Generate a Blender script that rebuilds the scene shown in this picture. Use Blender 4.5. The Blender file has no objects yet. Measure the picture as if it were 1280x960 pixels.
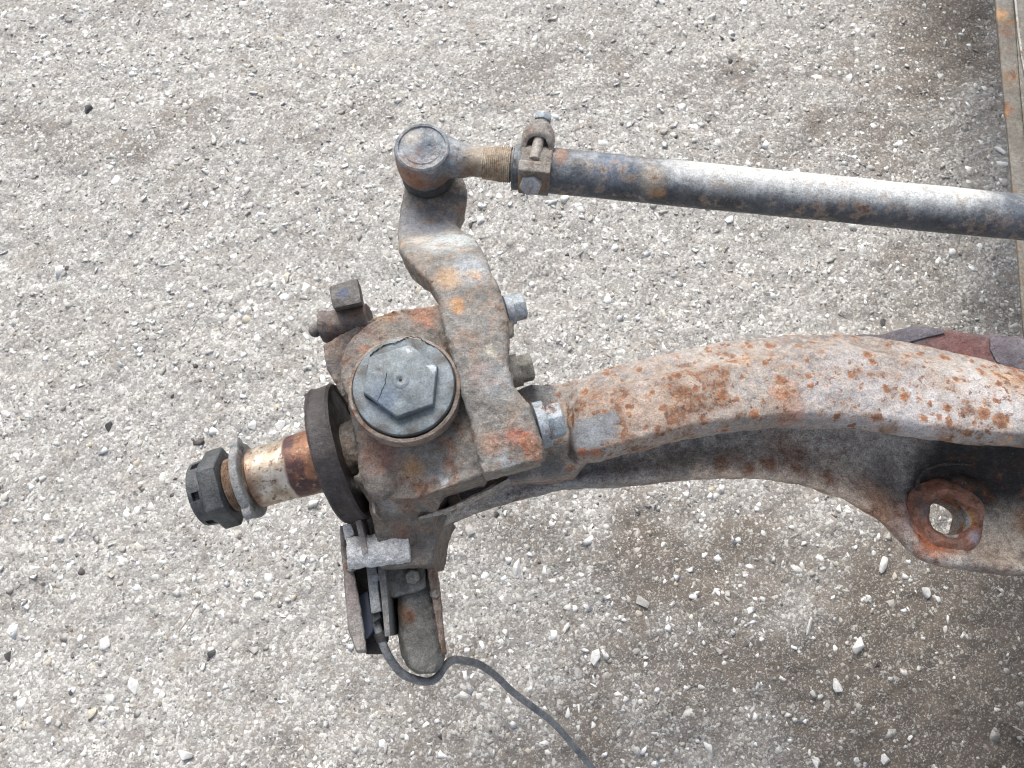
import bpy, bmesh, math, random
import numpy as np
from mathutils import Vector, Matrix, noise as mnoise
random.seed(7); rng = np.random.default_rng(7)
R = math.radians
sc = bpy.context.scene
# ------------------------------------------------------------ camera, sky, sun, exposure
CAM_Z, TILT, F = 1.42, R(16.5), 967.0          # F in pixels of the 1280 px wide photograph
cam_d = bpy.data.cameras.new('camera'); cam = bpy.data.objects.new('camera', cam_d)
sc.collection.objects.link(cam); cam.location = (0, 0, CAM_Z); cam.rotation_euler = (TILT, 0, 0)
cam_d.sensor_width = 36; cam_d.lens = 36*F/1280; cam_d.clip_start = .02; cam_d.clip_end = 400
cam_d.dof.use_dof = True; cam_d.dof.focus_distance = .76; cam_d.dof.aperture_fstop = 40
sc.camera = cam
SUN_EL, SUN_AZ = R(44), R(-14)                 # azimuth from +Y towards +X (negative = left)
w = bpy.data.worlds.new('World'); sc.world = w; w.use_nodes = True
nt = w.node_tree; bg = nt.nodes['Background']
sky = nt.nodes.new('ShaderNodeTexSky'); sky.sky_type = 'NISHITA'; sky.sun_disc = False
sky.sun_elevation = SUN_EL; sky.sun_rotation = SUN_AZ; sky.air_density = 1.0; sky.dust_density = 4.0; sky.ozone_density = 1
hs = nt.nodes.new('ShaderNodeHueSaturation'); hs.inputs['Saturation'].default_value = .42
nt.links.new(sky.outputs[0], hs.inputs['Color']); nt.links.new(hs.outputs[0], bg.inputs[0])
bg.inputs[1].default_value = .115
sd = bpy.data.lights.new('sun', 'SUN'); sd.energy = 1.5; sd.angle = R(32); sd.color = (1, .985, .935)
so = bpy.data.objects.new('sun', sd); sc.collection.objects.link(so)
sdir = Vector((math.sin(SUN_AZ)*math.cos(SUN_EL), math.cos(SUN_AZ)*math.cos(SUN_EL), math.sin(SUN_EL)))
so.rotation_euler = sdir.to_track_quat('Z', 'Y').to_euler(); so.location = (0, 3, 4)
vs = sc.view_settings; vs.view_transform = 'Standard'; vs.look = 'None'; vs.gamma = 1; vs.use_curve_mapping = False
vs.exposure = .80
sc.cycles.max_bounces = 6; sc.cycles.use_denoising = True; sc.cycles.pixel_filter_type = 'BLACKMAN_HARRIS'; sc.cycles.filter_width = 1.15; sc.cycles.sample_clamp_indirect = 3

# ------------------------------------------------------------ helpers
CT, ST = math.cos(TILT), math.sin(TILT)
def P(px, py, z):
    """a point of the place: where the line of sight of a photo pixel meets the height z"""
    x, y = (px-640)/F, -(py-480)/F
    d = Vector((x, y*CT+ST, y*ST-CT)); t = (z-CAM_Z)/d.z
    return Vector((0, 0, CAM_Z))+d*t
def S(px, py, z):
    x, y = (px-640)/F, -(py-480)/F
    return (z-CAM_Z)/(y*ST-CT)/F               # metres per photo pixel there
class MB:
    def __init__(s): s.bm = bmesh.new()
    def poly(s, rings, cap=True):
        """loft: closed rings of equal length"""
        vv = [[s.bm.verts.new(p) for p in r] for r in rings]; n = len(vv[0])
        for a, b in zip(vv, vv[1:]):
            for i in range(n): s.bm.faces.new((a[i], a[(i+1) % n], b[(i+1) % n], b[i]))
        if cap: s.bm.faces.new(vv[0][::-1]); s.bm.faces.new(vv[-1])
        return s
    def prism(s, pts, zt, zb, grow=0.0):
        """outline given in photo pixels at height zt (number or list), going straight down to zb"""
        n = len(pts); zt = zt if isinstance(zt, (list, tuple)) else [zt]*n
        top = [P(x, y, z) for (x, y), z in zip(pts, zt)]
        c = sum(top, Vector())/n
        bot = []
        for p in top:
            d = Vector((p.x-c.x, p.y-c.y, 0)); q = p+d*grow; bot.append(Vector((q.x, q.y, zb)))
        return s.poly([bot, top])
    def lathe(s, p, axis, prof, seg=40, up=None, phase=0, sx=1, sy=1):
        axis = Vector(axis).normalized(); u = axis.orthogonal().normalized() if up is None else (Vector(up)-axis*Vector(up).dot(axis)).normalized()
        v = axis.cross(u); p = Vector(p)
        rings = [[p+axis*t+(u*math.cos(phase+2*math.pi*i/seg)*sx+v*math.sin(phase+2*math.pi*i/seg)*sy)*max(r, 1e-5) for i in range(seg)] for t, r in prof]
        return s.poly(rings)
    def cyl(s, a, b, r0, r1=None, seg=28):
        a, b = Vector(a), Vector(b); return s.lathe(a, b-a, [(0, r0), ((b-a).length, r0 if r1 is None else r1)], seg)
    def hull(s, pts):
        t = bmesh.new()
        for p in pts: t.verts.new(p)
        r = bmesh.ops.convex_hull(t, input=t.verts[:])
        bmesh.ops.delete(t, geom=[v for v in t.verts if not v.link_faces], context='VERTS')
        m = bpy.data.meshes.new('t'); t.to_mesh(m); t.free(); s.bm.from_mesh(m); bpy.data.meshes.remove(m); return s
    def sphere(s, c, r, sc3=(1, 1, 1), sub=3):
        m = Matrix.Translation(c) @ Matrix.Diagonal((*[r*k for k in sc3], 1))
        bmesh.ops.create_icosphere(s.bm, subdivisions=sub, radius=1, matrix=m); return s
    def tube(s, pts, rads, seg=14, sub=6):
        pts = [Vector(p) for p in pts]; rads = rads if isinstance(rads, (list, tuple)) else [rads]*len(pts)
        path, rr = [], []
        for i in range(len(pts)-1):
            p0, p1, p2, p3 = pts[max(i-1, 0)], pts[i], pts[i+1], pts[min(i+2, len(pts)-1)]
            for k in range(sub):
                t = k/sub
                path.append(.5*((2*p1)+(p2-p0)*t+(2*p0-5*p1+4*p2-p3)*t*t+(3*p1-p0-3*p2+p3)*t**3)); rr.append(rads[i]*(1-t)+rads[i+1]*t)
        path.append(pts[-1]); rr.append(rads[-1])
        rings = []; u = None
        for i, p in enumerate(path):
            d = (path[min(i+1, len(path)-1)]-path[max(i-1, 0)]).normalized()
            u = d.orthogonal().normalized() if u is None else (u-d*u.dot(d)).normalized()
            v = d.cross(u)
            rings.append([p+(u*math.cos(2*math.pi*k/seg)+v*math.sin(2*math.pi*k/seg))*rr[i] for k in range(seg)])
        return s.poly(rings)

CL = {}
def cloud(size, depth=2):
    k = (size, depth)
    if k not in CL:
        t = bpy.data.textures.new('relief', 'CLOUDS'); t.noise_scale = size; t.noise_depth = depth; CL[k] = t
    return CL[k]
def link(o, parent=None):
    sc.collection.objects.link(o)
    if parent is not None: o.parent = parent; 
    return o
WORLD = {}
def build(name, mb, mat, parent=None, voxel=None, smooth=0, disp=None, bevel=None, cut=None, sharp=35, tag=None, simple=True):
    bmesh.ops.recalc_face_normals(mb.bm, faces=mb.bm.faces[:])
    me = bpy.data.meshes.new(name); mb.bm.to_mesh(me); mb.bm.free()
    o = bpy.data.objects.new(name, me); sc.collection.objects.link(o)
    mods = False
    if voxel:
        m = o.modifiers.new('r', 'REMESH'); m.mode = 'VOXEL'; m.voxel_size = voxel; mods = True
    cutter = None
    if cut is not None:
        bmesh.ops.recalc_face_normals(cut.bm, faces=cut.bm.faces[:])
        cm = bpy.data.meshes.new('c'); cut.bm.to_mesh(cm); cut.bm.free(); cutter = bpy.data.objects.new('c', cm); sc.collection.objects.link(cutter)
        m = o.modifiers.new('b', 'BOOLEAN'); m.operation = 'DIFFERENCE'; m.object = cutter; m.solver = 'EXACT'; mods = True
        if voxel:
            m = o.modifiers.new('r2', 'REMESH'); m.mode = 'VOXEL'; m.voxel_size = voxel*.9
    if bevel:
        m = o.modifiers.new('v', 'BEVEL'); m.width = bevel; m.segments = 2; m.limit_method = 'ANGLE'; m.angle_limit = R(28); mods = True
    if smooth:
        m = o.modifiers.new('s', 'SMOOTH'); m.factor = .5; m.iterations = smooth; mods = True
    for size, st in (disp or []):
        m = o.modifiers.new('d', 'DISPLACE'); m.texture = cloud(size); m.strength = st; m.mid_level = .5; m.texture_coords = 'GLOBAL'; mods = True
    if mods:
        dg = bpy.context.evaluated_depsgraph_get(); dg.update()
        nm = bpy.data.meshes.new_from_object(o.evaluated_get(dg)); o.modifiers.clear(); o.data = nm; bpy.data.meshes.remove(me); nm.name = name; me = nm
        if cutter: bpy.data.objects.remove(cutter)
    me.materials.clear(); me.materials.append(mat)
    me.shade_smooth()
    if not voxel: me.set_sharp_from_angle(angle=R(sharp))
    base = WORLD.get(parent.name, Vector()) if parent else None
    if parent is not None: 
        me.transform(Matrix.Translation(-base)); o.parent = parent; WORLD[o.name] = base
        # parts share the thing's origin
        while False: pass
    return o
def thing(name, label, cat, loc):
    o = bpy.data.objects.new(name, None); sc.collection.objects.link(o); o.location = loc; o.empty_display_size = .05
    o['label'] = label; o['category'] = cat; WORLD[o.name] = Vector(loc); return o
def sub(name, mb, mat, part, **k):
    """a sub-part: its part sits at the thing's origin, so the offset is the same"""
    return build(name, mb, mat, part, **k)
def single(o, label, cat, group=None):
    c = Vector([sum((v.co[i] for v in o.data.vertices), 0.0)/len(o.data.vertices) for i in range(2)]+[min(v.co.z for v in o.data.vertices)])
    o.data.transform(Matrix.Translation(-c)); o.location = c
    o['label'] = label; o['category'] = cat
    if group: o['group'] = group
    return o

# ------------------------------------------------------------ materials
class N:
    def __init__(s, name):
        s.m = bpy.data.materials.new(name); s.m.use_nodes = True; s.t = s.m.node_tree; s.b = s.t.nodes['Principled BSDF']
        s.pos = s.t.nodes.new('ShaderNodeNewGeometry')
    def n(s, ty, **k):
        x = s.t.nodes.new(ty)
        for a, b in k.items(): setattr(x, a, b)
        return x
    def put(s, sock, v):
        if hasattr(v, 'is_linked'): s.t.links.new(v, sock)
        elif v is not None:
            sock.default_value = (*v, 1) if isinstance(v, (tuple, list)) and len(v) == 3 and sock.type == 'RGBA' else v
    def noise(s, scale, detail=4, rough=.55, vec=None, dist=0):
        x = s.n('ShaderNodeTexNoise'); s.put(x.inputs['Vector'], vec or s.pos.outputs['Position'])
        x.inputs['Scale'].default_value = scale; x.inputs['Detail'].default_value = detail; x.inputs['Roughness'].default_value = rough; x.inputs['Distortion'].default_value = dist
        return x.outputs['Fac']
    def vor(s, scale, feat='F1', out='Distance', vec=None):
        x = s.n('ShaderNodeTexVoronoi', feature=feat); s.put(x.inputs['Vector'], vec or s.pos.outputs['Position']); x.inputs['Scale'].default_value = scale
        return x.outputs[out]
    def ramp(s, v, a, b, lo=0., hi=1.):
        x = s.n('ShaderNodeMapRange'); x.interpolation_type = 'SMOOTHSTEP'; s.put(x.inputs[0], v)
        x.inputs[1].default_value = a; x.inputs[2].default_value = b; x.inputs[3].default_value = lo; x.inputs[4].default_value = hi; return x.outputs[0]
    def math(s, op, a, b=None, clamp=False):
        x = s.n('ShaderNodeMath', operation=op, use_clamp=clamp); s.put(x.inputs[0], a)
        if b is not None: s.put(x.inputs[1], b)
        return x.outputs[0]
    def mix(s, f, a, b, mode='MIX'):
        x = s.n('ShaderNodeMix', data_type='RGBA', blend_type=mode); s.put(x.inputs[0], f); s.put(x.inputs[6], a); s.put(x.inputs[7], b); return x.outputs[2]
    def warp(s, amt, scale, det=3):
        x = s.n('ShaderNodeTexNoise'); s.put(x.inputs['Vector'], s.pos.outputs['Position']); x.inputs['Scale'].default_value = scale; x.inputs['Detail'].default_value = det; x.inputs['Roughness'].default_value = .62
        a = s.n('ShaderNodeVectorMath', operation='SUBTRACT'); s.put(a.inputs[0], x.outputs['Color']); a.inputs[1].default_value = (.5, .5, .5)
        b = s.n('ShaderNodeVectorMath', operation='SCALE'); s.put(b.inputs[0], a.outputs[0]); b.inputs[3].default_value = amt
        c = s.n('ShaderNodeVectorMath', operation='ADD'); s.put(c.inputs[0], b.outputs[0]); s.put(c.inputs[1], s.pos.outputs['Position']); return c.outputs[0]
    def blob(s, wv, c, r, soft=.4):
        d = s.n('ShaderNodeVectorMath', operation='DISTANCE'); s.put(d.inputs[0], wv); d.inputs[1].default_value = c
        return s.ramp(d.outputs['Value'], r*(1+soft), r*(1-soft))
    def up(s):
        x = s.n('ShaderNodeSeparateXYZ'); s.put(x.inputs[0], s.pos.outputs['Normal']); return x.outputs
    def bump(s, h, strength=.5, dist=.001, nrm=None):
        x = s.n('ShaderNodeBump'); x.inputs['Strength'].default_value = strength; x.inputs['Distance'].default_value = dist; s.put(x.inputs['Height'], h)
        if nrm is not None: s.put(x.inputs['Normal'], nrm)
        return x.outputs[0]
    def out(s, col, rough=.7, metal=0., nrm=None, spec=.5):
        s.put(s.b.inputs['Base Color'], col); s.put(s.b.inputs['Roughness'], rough); s.put(s.b.inputs['Metallic'], metal)
        s.b.inputs['Specular IOR Level'].default_value = spec
        if nrm is not None: s.put(s.b.inputs['Normal'], nrm)
        return s.m

RUST_D, RUST_M, RUST_O = (.075, .032, .018), (.165, .068, .033), (.33, .15, .062)
def metal(name, a, b, rust=.5, rscale=60, dust=.35, dustc=(.42, .40, .38), spots=.5, sscale=130, blobs=(), rough=.6, bumpd=.0012, fine=.35, halo=0, rc=(RUST_D, RUST_M, RUST_O), big=14, dirt=.3, flecks=.25, dwin=(-.2, .9), soft=.10, n2w=.4, vspots=None, boost=(), mott=.42, post=()):
    """old painted or bare forged steel: two paint tones, dust lying on it, rust patches and pits"""
    g = N(name); wv = g.warp(.022, 70, 7); wf = g.warp(.0035, 160)
    col = g.mix(g.ramp(g.noise(big, 5, .6), .38, .62), a, b)
    col = g.mix(g.ramp(g.noise(big*4.2, 6, .7), .5, .72, 0, .55), col, tuple(min(1, x*1.55) for x in b))
    n1 = g.noise(rscale, 7, .68, wf); n2 = g.noise(rscale*.22, 3, .5)
    if dust:
        up = g.up(); du = g.math('MULTIPLY', g.ramp(up[2], *dwin), g.ramp(g.noise(big*2.3, 6, .7, wv), .36, .66, 0, dust*1.4)); col = g.mix(du, col, dustc)
    for (c, r, cc, *k) in blobs:
        col = g.mix(g.math('MULTIPLY', g.blob(wv, c, r, k[0] if k else .5), k[1] if len(k) > 1 else .85), col, cc)
    th = .66-.26*rust
    rv = g.math('ADD', n1, g.math('MULTIPLY', g.math('SUBTRACT', n2, .5), n2w))
    for (c, r, amt) in boost: rv = g.math('ADD', rv, g.math('MULTIPLY', g.blob(wv, c, r, .7), amt))
    rm = g.ramp(rv, th-soft*.3, th+soft)
    if halo: col = g.mix(g.ramp(rv, th-.12, th, 0, halo), col, (.40, .32, .255))
    rn = g.noise(rscale*2.6, 4, .6); rcol = g.mix(g.ramp(rn, .36, .52), rc[0], rc[1]); rcol = g.mix(g.ramp(rn, .52, .7), rcol, rc[2])
    col = g.mix(g.math('MULTIPLY', rm, .9), col, rcol)
    if vspots:
        wq = g.warp(.011, 110, 5)
        for vi, (vsc, vd) in enumerate(vspots):
            vt = g.n('ShaderNodeTexVoronoi'); g.put(vt.inputs['Vector'], wq); vt.inputs['Scale'].default_value = vsc
            sc_ = g.n('ShaderNodeSeparateColor'); g.put(sc_.inputs[0], vt.outputs['Color'])
            rad = g.ramp(sc_.outputs[0], 1-vd, 1.0, 0, .56); df = g.math('SUBTRACT', rad, vt.outputs['Distance'])
            col = g.mix(g.ramp(df, -.30, .0, 0, .4), col, (.42, .34, .27)); vm = g.ramp(g.math('ADD', df, g.math('MULTIPLY', g.math('SUBTRACT', g.noise(190, 5, .7), .5), .30)), -.02, .14); col = g.mix(g.math('MULTIPLY', vm, .85), col, g.mix(g.ramp(g.noise(210, 4, .6), .35, .62), (.17, .065, .03), (.36, .16, .075)))
            col = g.mix(g.math('MULTIPLY', g.ramp(df, .15, .35), .5), col, rc[1])
    sp = g.math('MULTIPLY', g.ramp(g.noise(sscale, 5, .6, wf), .70-.14*spots, .74-.14*spots), g.ramp(n2, .42, .56))
    col = g.mix(g.math('MULTIPLY', sp, .85), col, rcol)
    for (c, r, cc, *k) in post: col = g.mix(g.math('MULTIPLY', g.blob(wv, c, r, k[0] if k else .3), k[1] if len(k) > 1 else .9), col, cc)
    if dirt: col = g.mix(g.ramp(g.noise(big*6, 7, .75), .56, .72, 0, dirt), col, (.035, .028, .024))
    if flecks: col = g.mix(g.ramp(g.noise(420, 3, .6), .66, .74, 0, flecks), col, (.62, .6, .57))
    col = g.mix(mott, col, g.mix(1, col, g.mix(g.ramp(g.noise(620, 5, .75), .34, .66), (.35, .33, .32), (1.7, 1.7, 1.7)), 'MULTIPLY'))
    col = g.mix(mott, col, g.mix(1, col, g.mix(g.ramp(g.noise(150, 6, .72), .36, .64), (.55, .52, .50), (1.45, 1.45, 1.45)), 'MULTIPLY'))
    h = g.math('ADD', g.math('MULTIPLY', g.noise(300, 8, .75), .9), g.math('ADD', g.math('MULTIPLY', rm, -.25), g.math('MULTIPLY', g.noise(75, 4, .6), .9)))
    ro = g.math('ADD', g.math('MULTIPLY', rm, .2), g.ramp(g.noise(90, 4, .6), .3, .7, rough-.1, rough+.12))
    return g.out(col, ro, 0, g.bump(h, fine+.35, bumpd*1.7))

# ------------------------------------------------------------ ground
def vnoise(x, y, f, seed):
    """smooth value noise on arrays"""
    r = np.random.default_rng(seed).random((512, 512)); u, v = x*f+200, y*f+200
    i, j = np.floor(u).astype(int), np.floor(v).astype(int); a, b = u-i, v-j; a = a*a*(3-2*a); b = b*b*(3-2*b)
    g = lambda p, q: r[p % 512, q % 512]
    return (g(i, j)*(1-a)+g(i+1, j)*a)*(1-b)+(g(i, j+1)*(1-a)+g(i+1, j+1)*a)*b
SOIL_SHADE = [  # px, py, rx, ry, amount: brown soil over the grit, at lower right with soft shade painted in
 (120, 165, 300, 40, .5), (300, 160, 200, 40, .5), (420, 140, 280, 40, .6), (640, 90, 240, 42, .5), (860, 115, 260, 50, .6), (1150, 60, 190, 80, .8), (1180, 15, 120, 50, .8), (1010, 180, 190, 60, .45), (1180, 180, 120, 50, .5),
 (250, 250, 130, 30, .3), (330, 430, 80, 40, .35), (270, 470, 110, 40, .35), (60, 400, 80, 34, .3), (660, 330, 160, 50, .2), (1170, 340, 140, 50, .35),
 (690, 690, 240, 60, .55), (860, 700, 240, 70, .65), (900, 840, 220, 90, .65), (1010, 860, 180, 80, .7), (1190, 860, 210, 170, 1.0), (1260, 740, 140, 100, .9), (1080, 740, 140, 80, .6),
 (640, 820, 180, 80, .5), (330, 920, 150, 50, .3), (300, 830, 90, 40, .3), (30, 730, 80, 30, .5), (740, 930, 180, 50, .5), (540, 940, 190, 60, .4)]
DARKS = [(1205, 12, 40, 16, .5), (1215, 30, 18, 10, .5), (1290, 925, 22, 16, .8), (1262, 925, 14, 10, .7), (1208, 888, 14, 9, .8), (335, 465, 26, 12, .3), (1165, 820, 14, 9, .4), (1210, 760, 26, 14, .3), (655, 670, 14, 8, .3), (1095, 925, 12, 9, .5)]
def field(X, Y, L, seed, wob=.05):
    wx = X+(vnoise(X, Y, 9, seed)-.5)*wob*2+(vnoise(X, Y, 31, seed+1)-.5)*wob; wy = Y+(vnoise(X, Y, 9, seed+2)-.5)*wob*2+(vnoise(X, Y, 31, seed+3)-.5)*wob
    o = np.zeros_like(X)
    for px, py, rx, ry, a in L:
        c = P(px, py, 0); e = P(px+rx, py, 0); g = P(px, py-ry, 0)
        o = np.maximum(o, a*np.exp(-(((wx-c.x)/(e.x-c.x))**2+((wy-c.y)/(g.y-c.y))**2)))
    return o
def height(X, Y):
    return ((vnoise(X, Y, 3.1, 1)-.5)*.016+(vnoise(X, Y, 13, 2)-.5)*.008+(vnoise(X, Y, 47, 3)-.5)*.0045+(vnoise(X, Y, 120, 4)-.5)*.0026)
def axis_coords(lo, hi, step, far):
    a = list(np.arange(lo, hi, step)); s = step
    L, Rr = [lo], [a[-1]]
    while Rr[-1] < far: s *= 1.22; Rr.append(Rr[-1]+s)
    s = step
    while L[-1] > -far: s *= 1.22; L.append(L[-1]-s)
    return np.array(L[:0:-1]+a+Rr[1:])
xs, ys = axis_coords(-1.45, 1.45, .0045, 120), axis_coords(-.6, 1.6, .0045, 120)
GX, GY = np.meshgrid(xs, ys); nx, ny = len(xs), len(ys)
near = np.clip(1-np.maximum(np.abs(GX)-1.6, 0)/1.5, 0, 1)*np.clip(1-np.maximum(np.abs(GY-.5)-1.3, 0)/1.5, 0, 1)
GZ = height(GX, GY)*near
me = bpy.data.meshes.new('ground')
co = np.stack([GX, GY, GZ], -1).reshape(-1, 3).astype(np.float32)
idx = np.arange(nx*ny).reshape(ny, nx); fq = np.stack([idx[:-1, :-1], idx[:-1, 1:], idx[1:, 1:], idx[1:, :-1]], -1).reshape(-1, 4)
def mesh_np(me, co, faces, k):
    me.vertices.add(len(co)); me.vertices.foreach_set('co', co.ravel()); me.loops.add(len(faces)*k); me.loops.foreach_set('vertex_index', faces.astype(np.int32).ravel())
    me.polygons.add(len(faces)); me.polygons.foreach_set('loop_start', np.arange(0, len(faces)*k, k, dtype=np.int32)); me.update(calc_edges=True)
mesh_np(me, co, fq, 4); me.shade_smooth()
soil = np.clip(field(GX, GY, SOIL_SHADE, 11)+np.clip(.12+GX*.24-GY*.30, -.15, .32)+(vnoise(GX, GY, 4, 5)-.5)*.45+(vnoise(GX, GY, 14, 6)-.5)*.4, 0, 1); dk = field(GX, GY, DARKS, 31, .02)  # sloping term darkens toward lower right: shade painted into the soil colour
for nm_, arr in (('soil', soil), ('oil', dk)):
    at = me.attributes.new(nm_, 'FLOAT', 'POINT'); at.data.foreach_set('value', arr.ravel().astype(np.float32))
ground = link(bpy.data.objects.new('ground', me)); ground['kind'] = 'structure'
g = N('gritty_ground')
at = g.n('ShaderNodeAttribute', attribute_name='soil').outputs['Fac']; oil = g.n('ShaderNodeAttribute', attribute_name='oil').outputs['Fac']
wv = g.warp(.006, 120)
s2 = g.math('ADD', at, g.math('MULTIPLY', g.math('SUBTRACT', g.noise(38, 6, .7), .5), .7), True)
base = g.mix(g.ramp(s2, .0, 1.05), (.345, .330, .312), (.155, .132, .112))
cells = g.n('ShaderNodeTexVoronoi'); g.put(cells.inputs['Vector'], wv); cells.inputs['Scale'].default_value = 210
sp_ = g.n('ShaderNodeSeparateColor'); g.put(sp_.inputs[0], cells.outputs['Color'])
cells2 = g.n('ShaderNodeTexVoronoi'); g.put(cells2.inputs['Vector'], wv); cells2.inputs['Scale'].default_value = 480
sp2 = g.n('ShaderNodeSeparateColor'); g.put(sp2.inputs[0], cells2.outputs['Color'])
lim = g.ramp(s2, .1, .9, .55, .9)
f1 = g.ramp(g.math('SUBTRACT', sp_.outputs[0], lim), 0, .1, 0, .75)
base = g.mix(f1, base, g.mix(sp_.outputs[1], (.42, .40, .375), (.74, .735, .71)))
base = g.mix(g.ramp(sp2.outputs[0], .76, .84, 0, .4), base, (.68, .67, .64))
base = g.mix(g.ramp(sp2.outputs[1], .84, .92, 0, .35), base, (.15, .125, .11))
base = g.mix(g.ramp(sp_.outputs[2], .93, .96, 0, .6), base, (.12, .105, .10))
base = g.mix(g.math('MULTIPLY', g.ramp(g.noise(15, 6, .65), .48, .66), .34), base, (.235, .195, .16))
base = g.mix(g.math('MULTIPLY', oil, g.ramp(g.noise(90, 5, .7), .3, .6)), base, (.05, .045, .042))
h = g.math('ADD', g.math('MULTIPLY', cells.outputs['Distance'], -1.2), g.math('ADD', g.math('MULTIPLY', cells2.outputs['Distance'], -.7), g.math('MULTIPLY', g.noise(260, 6, .7), 1.3)))
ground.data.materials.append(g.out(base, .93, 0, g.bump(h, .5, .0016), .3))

# loose and pressed-in gravel: angular chips
def chip(n, seed):
    r = np.random.default_rng(seed); t = bmesh.new()
    for _ in range(n):
        v = r.normal(size=3); v /= np.linalg.norm(v); v *= r.uniform(.8, 1); v[2] *= r.uniform(.6, 1); t.verts.new(v)
    bmesh.ops.convex_hull(t, input=t.verts[:]); bmesh.ops.delete(t, geom=[v for v in t.verts if not v.link_faces], context='VERTS'); bmesh.ops.triangulate(t, faces=t.faces[:])
    t.verts.index_update(); v = np.array([v.co[:] for v in t.verts]); f = np.array([[q.index for q in fc.verts] for fc in t.faces]); t.free(); return v, f
SMALL = [chip(9, 100+i) for i in range(14)]; BIG = [chip(20, 200+i) for i in range(16)]; MED = [chip(11, 260+i) for i in range(22)]
def scatter(n, rmin, rmax, power, protos, keep, sink, seed, tr=(0, 1), flat=(.35, .75)):
    r = np.random.default_rng(seed); X = r.uniform(-1.45, 1.45, n); Y = r.uniform(-.55, 1.6, n)
    so_ = np.clip(field(X, Y, SOIL_SHADE, 11)+(vnoise(X, Y, 4, 5)-.5)*.35+(vnoise(X, Y, 14, 6)-.5)*.3, 0, 1); cl = .6*vnoise(X, Y, 11, 51)+.4*vnoise(X, Y, 34, 52)
    ok = r.random(n) < (1-so_*keep)*np.clip(cl*2.0-.2, .30, 1); X, Y, so_ = X[ok], Y[ok], so_[ok]; n = len(X)
    rad = rmin*(1-r.random(n)*(1-(rmin/rmax)**power))**(-1/power); Z = height(X, Y)
    tone = r.uniform(tr[0], tr[1], n); tone[r.random(n) < .012] = 0.; cov = np.clip(so_*.7+r.uniform(-.45, .45, n), 0, 1)
    V, Fc, T, C = [], [], [], []; base = 0; pick = r.integers(0, len(protos), n)
    for k, (v, f) in enumerate(protos):
        m = np.where(pick == k)[0]
        if not len(m): continue
        a = r.uniform(0, 6.283, len(m)); e = r.uniform(.55, 1.0, len(m)); fl = r.uniform(*flat, len(m))
        tx, ty = r.normal(0, .22, len(m)), r.normal(0, .22, len(m))
        q = v[None]*np.stack([np.ones(len(m)), e, fl], -1)[:, None, :]*rad[m][:, None, None]
        q[..., 2] += q[..., 0]*tx[:, None]+q[..., 1]*ty[:, None]
        x = q[..., 0]*np.cos(a)[:, None]-q[..., 1]*np.sin(a)[:, None]; y = q[..., 0]*np.sin(a)[:, None]+q[..., 1]*np.cos(a)[:, None]
        zc = (Z[m]+rad[m]*fl*r.uniform(sink[0], sink[1], len(m)))[:, None]
        V.append(np.stack([x+X[m][:, None], y+Y[m][:, None], q[..., 2]+zc], -1).reshape(-1, 3))
        Fc.append((f[None]+(base+np.arange(len(m))*len(v))[:, None, None]).reshape(-1, 3)); base += len(m)*len(v)
        T.append(np.repeat(tone[m], len(v))); C.append(np.repeat(cov[m], len(v)))
    return np.concatenate(V), np.concatenate(Fc), np.concatenate(T), np.concatenate(C)
parts = [scatter(24000, .0018, .0042, 2.2, SMALL, .55, (-.7, .0), 1, (0, .62)), scatter(23000, .0036, .0075, 2.0, MED, .6, (-.7, -.2), 2, (.05, .80)), scatter(17500, .0082, .0180, 3.8, MED, .66, (-.72, -.28), 3, (.42, .98), (.22, .45))]
V, Fc, T, C = [], [], [], []; b = 0
for v, f, t, c in parts: V.append(v); Fc.append(f+b); T.append(t); C.append(c); b += len(v)
V, Fc, T, C = np.concatenate(V).astype(np.float32), np.concatenate(Fc), np.concatenate(T).astype(np.float32), np.concatenate(C).astype(np.float32)
me = bpy.data.meshes.new('gravel'); mesh_np(me, V, Fc, 3)
for nm_, arr in (('tone', T), ('cover', C)):
    a_ = me.attributes.new(nm_, 'FLOAT', 'POINT'); a_.data.foreach_set('value', arr)
gravel = link(bpy.data.objects.new('gravel', me)); gravel['kind'] = 'stuff'
def stone_mat(name, fixed=None):
    g = N(name)
    if fixed is None:
        t = g.n('ShaderNodeAttribute', attribute_name='tone').outputs['Fac']; c = g.n('ShaderNodeAttribute', attribute_name='cover').outputs['Fac']
        cr = g.n('ShaderNodeValToRGB'); g.put(cr.inputs[0], t); cr.color_ramp.interpolation = 'CONSTANT'; e = cr.color_ramp.elements
        cols = [(0, (.11, .10, .10)), (.003, (.20, .18, .155)), (.16, (.31, .29, .265)), (.38, (.46, .445, .415)), (.55, (.64, .635, .605)), (.70, (.84, .84, .83)), (.95, (.52, .47, .39))]
        e[0].position, e[0].color = cols[0][0], (*cols[0][1], 1); e[1].position, e[1].color = cols[1][0], (*cols[1][1], 1)
        for p_, c_ in cols[2:]: x = e.new(p_); x.color = (*c_, 1)
        col = g.mix(g.math('MULTIPLY', g.math('POWER', c, 1.6), g.ramp(g.noise(90, 5, .7), .42, .62)), cr.outputs[0], (.20, .172, .145))
        col = g.mix(g.ramp(g.noise(60, 5, .7), .5, .7, 0, .2), col, (.33, .31, .285))
    else: col = g.mix(g.ramp(g.noise(150, 6, .7), .35, .65), fixed, tuple(x*.72 for x in fixed))
    col = g.mix(.6, col, g.mix(1, col, g.mix(g.noise(520, 5, .7), (.7, .7, .7), (1.25, 1.25, 1.25)), 'MULTIPLY'))
    return g.out(col, .9, 0, g.bump(g.noise(500, 6, .7), .5, .0012), .3)
gravel.data.materials.append(stone_mat('gravel_stone'))
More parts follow.
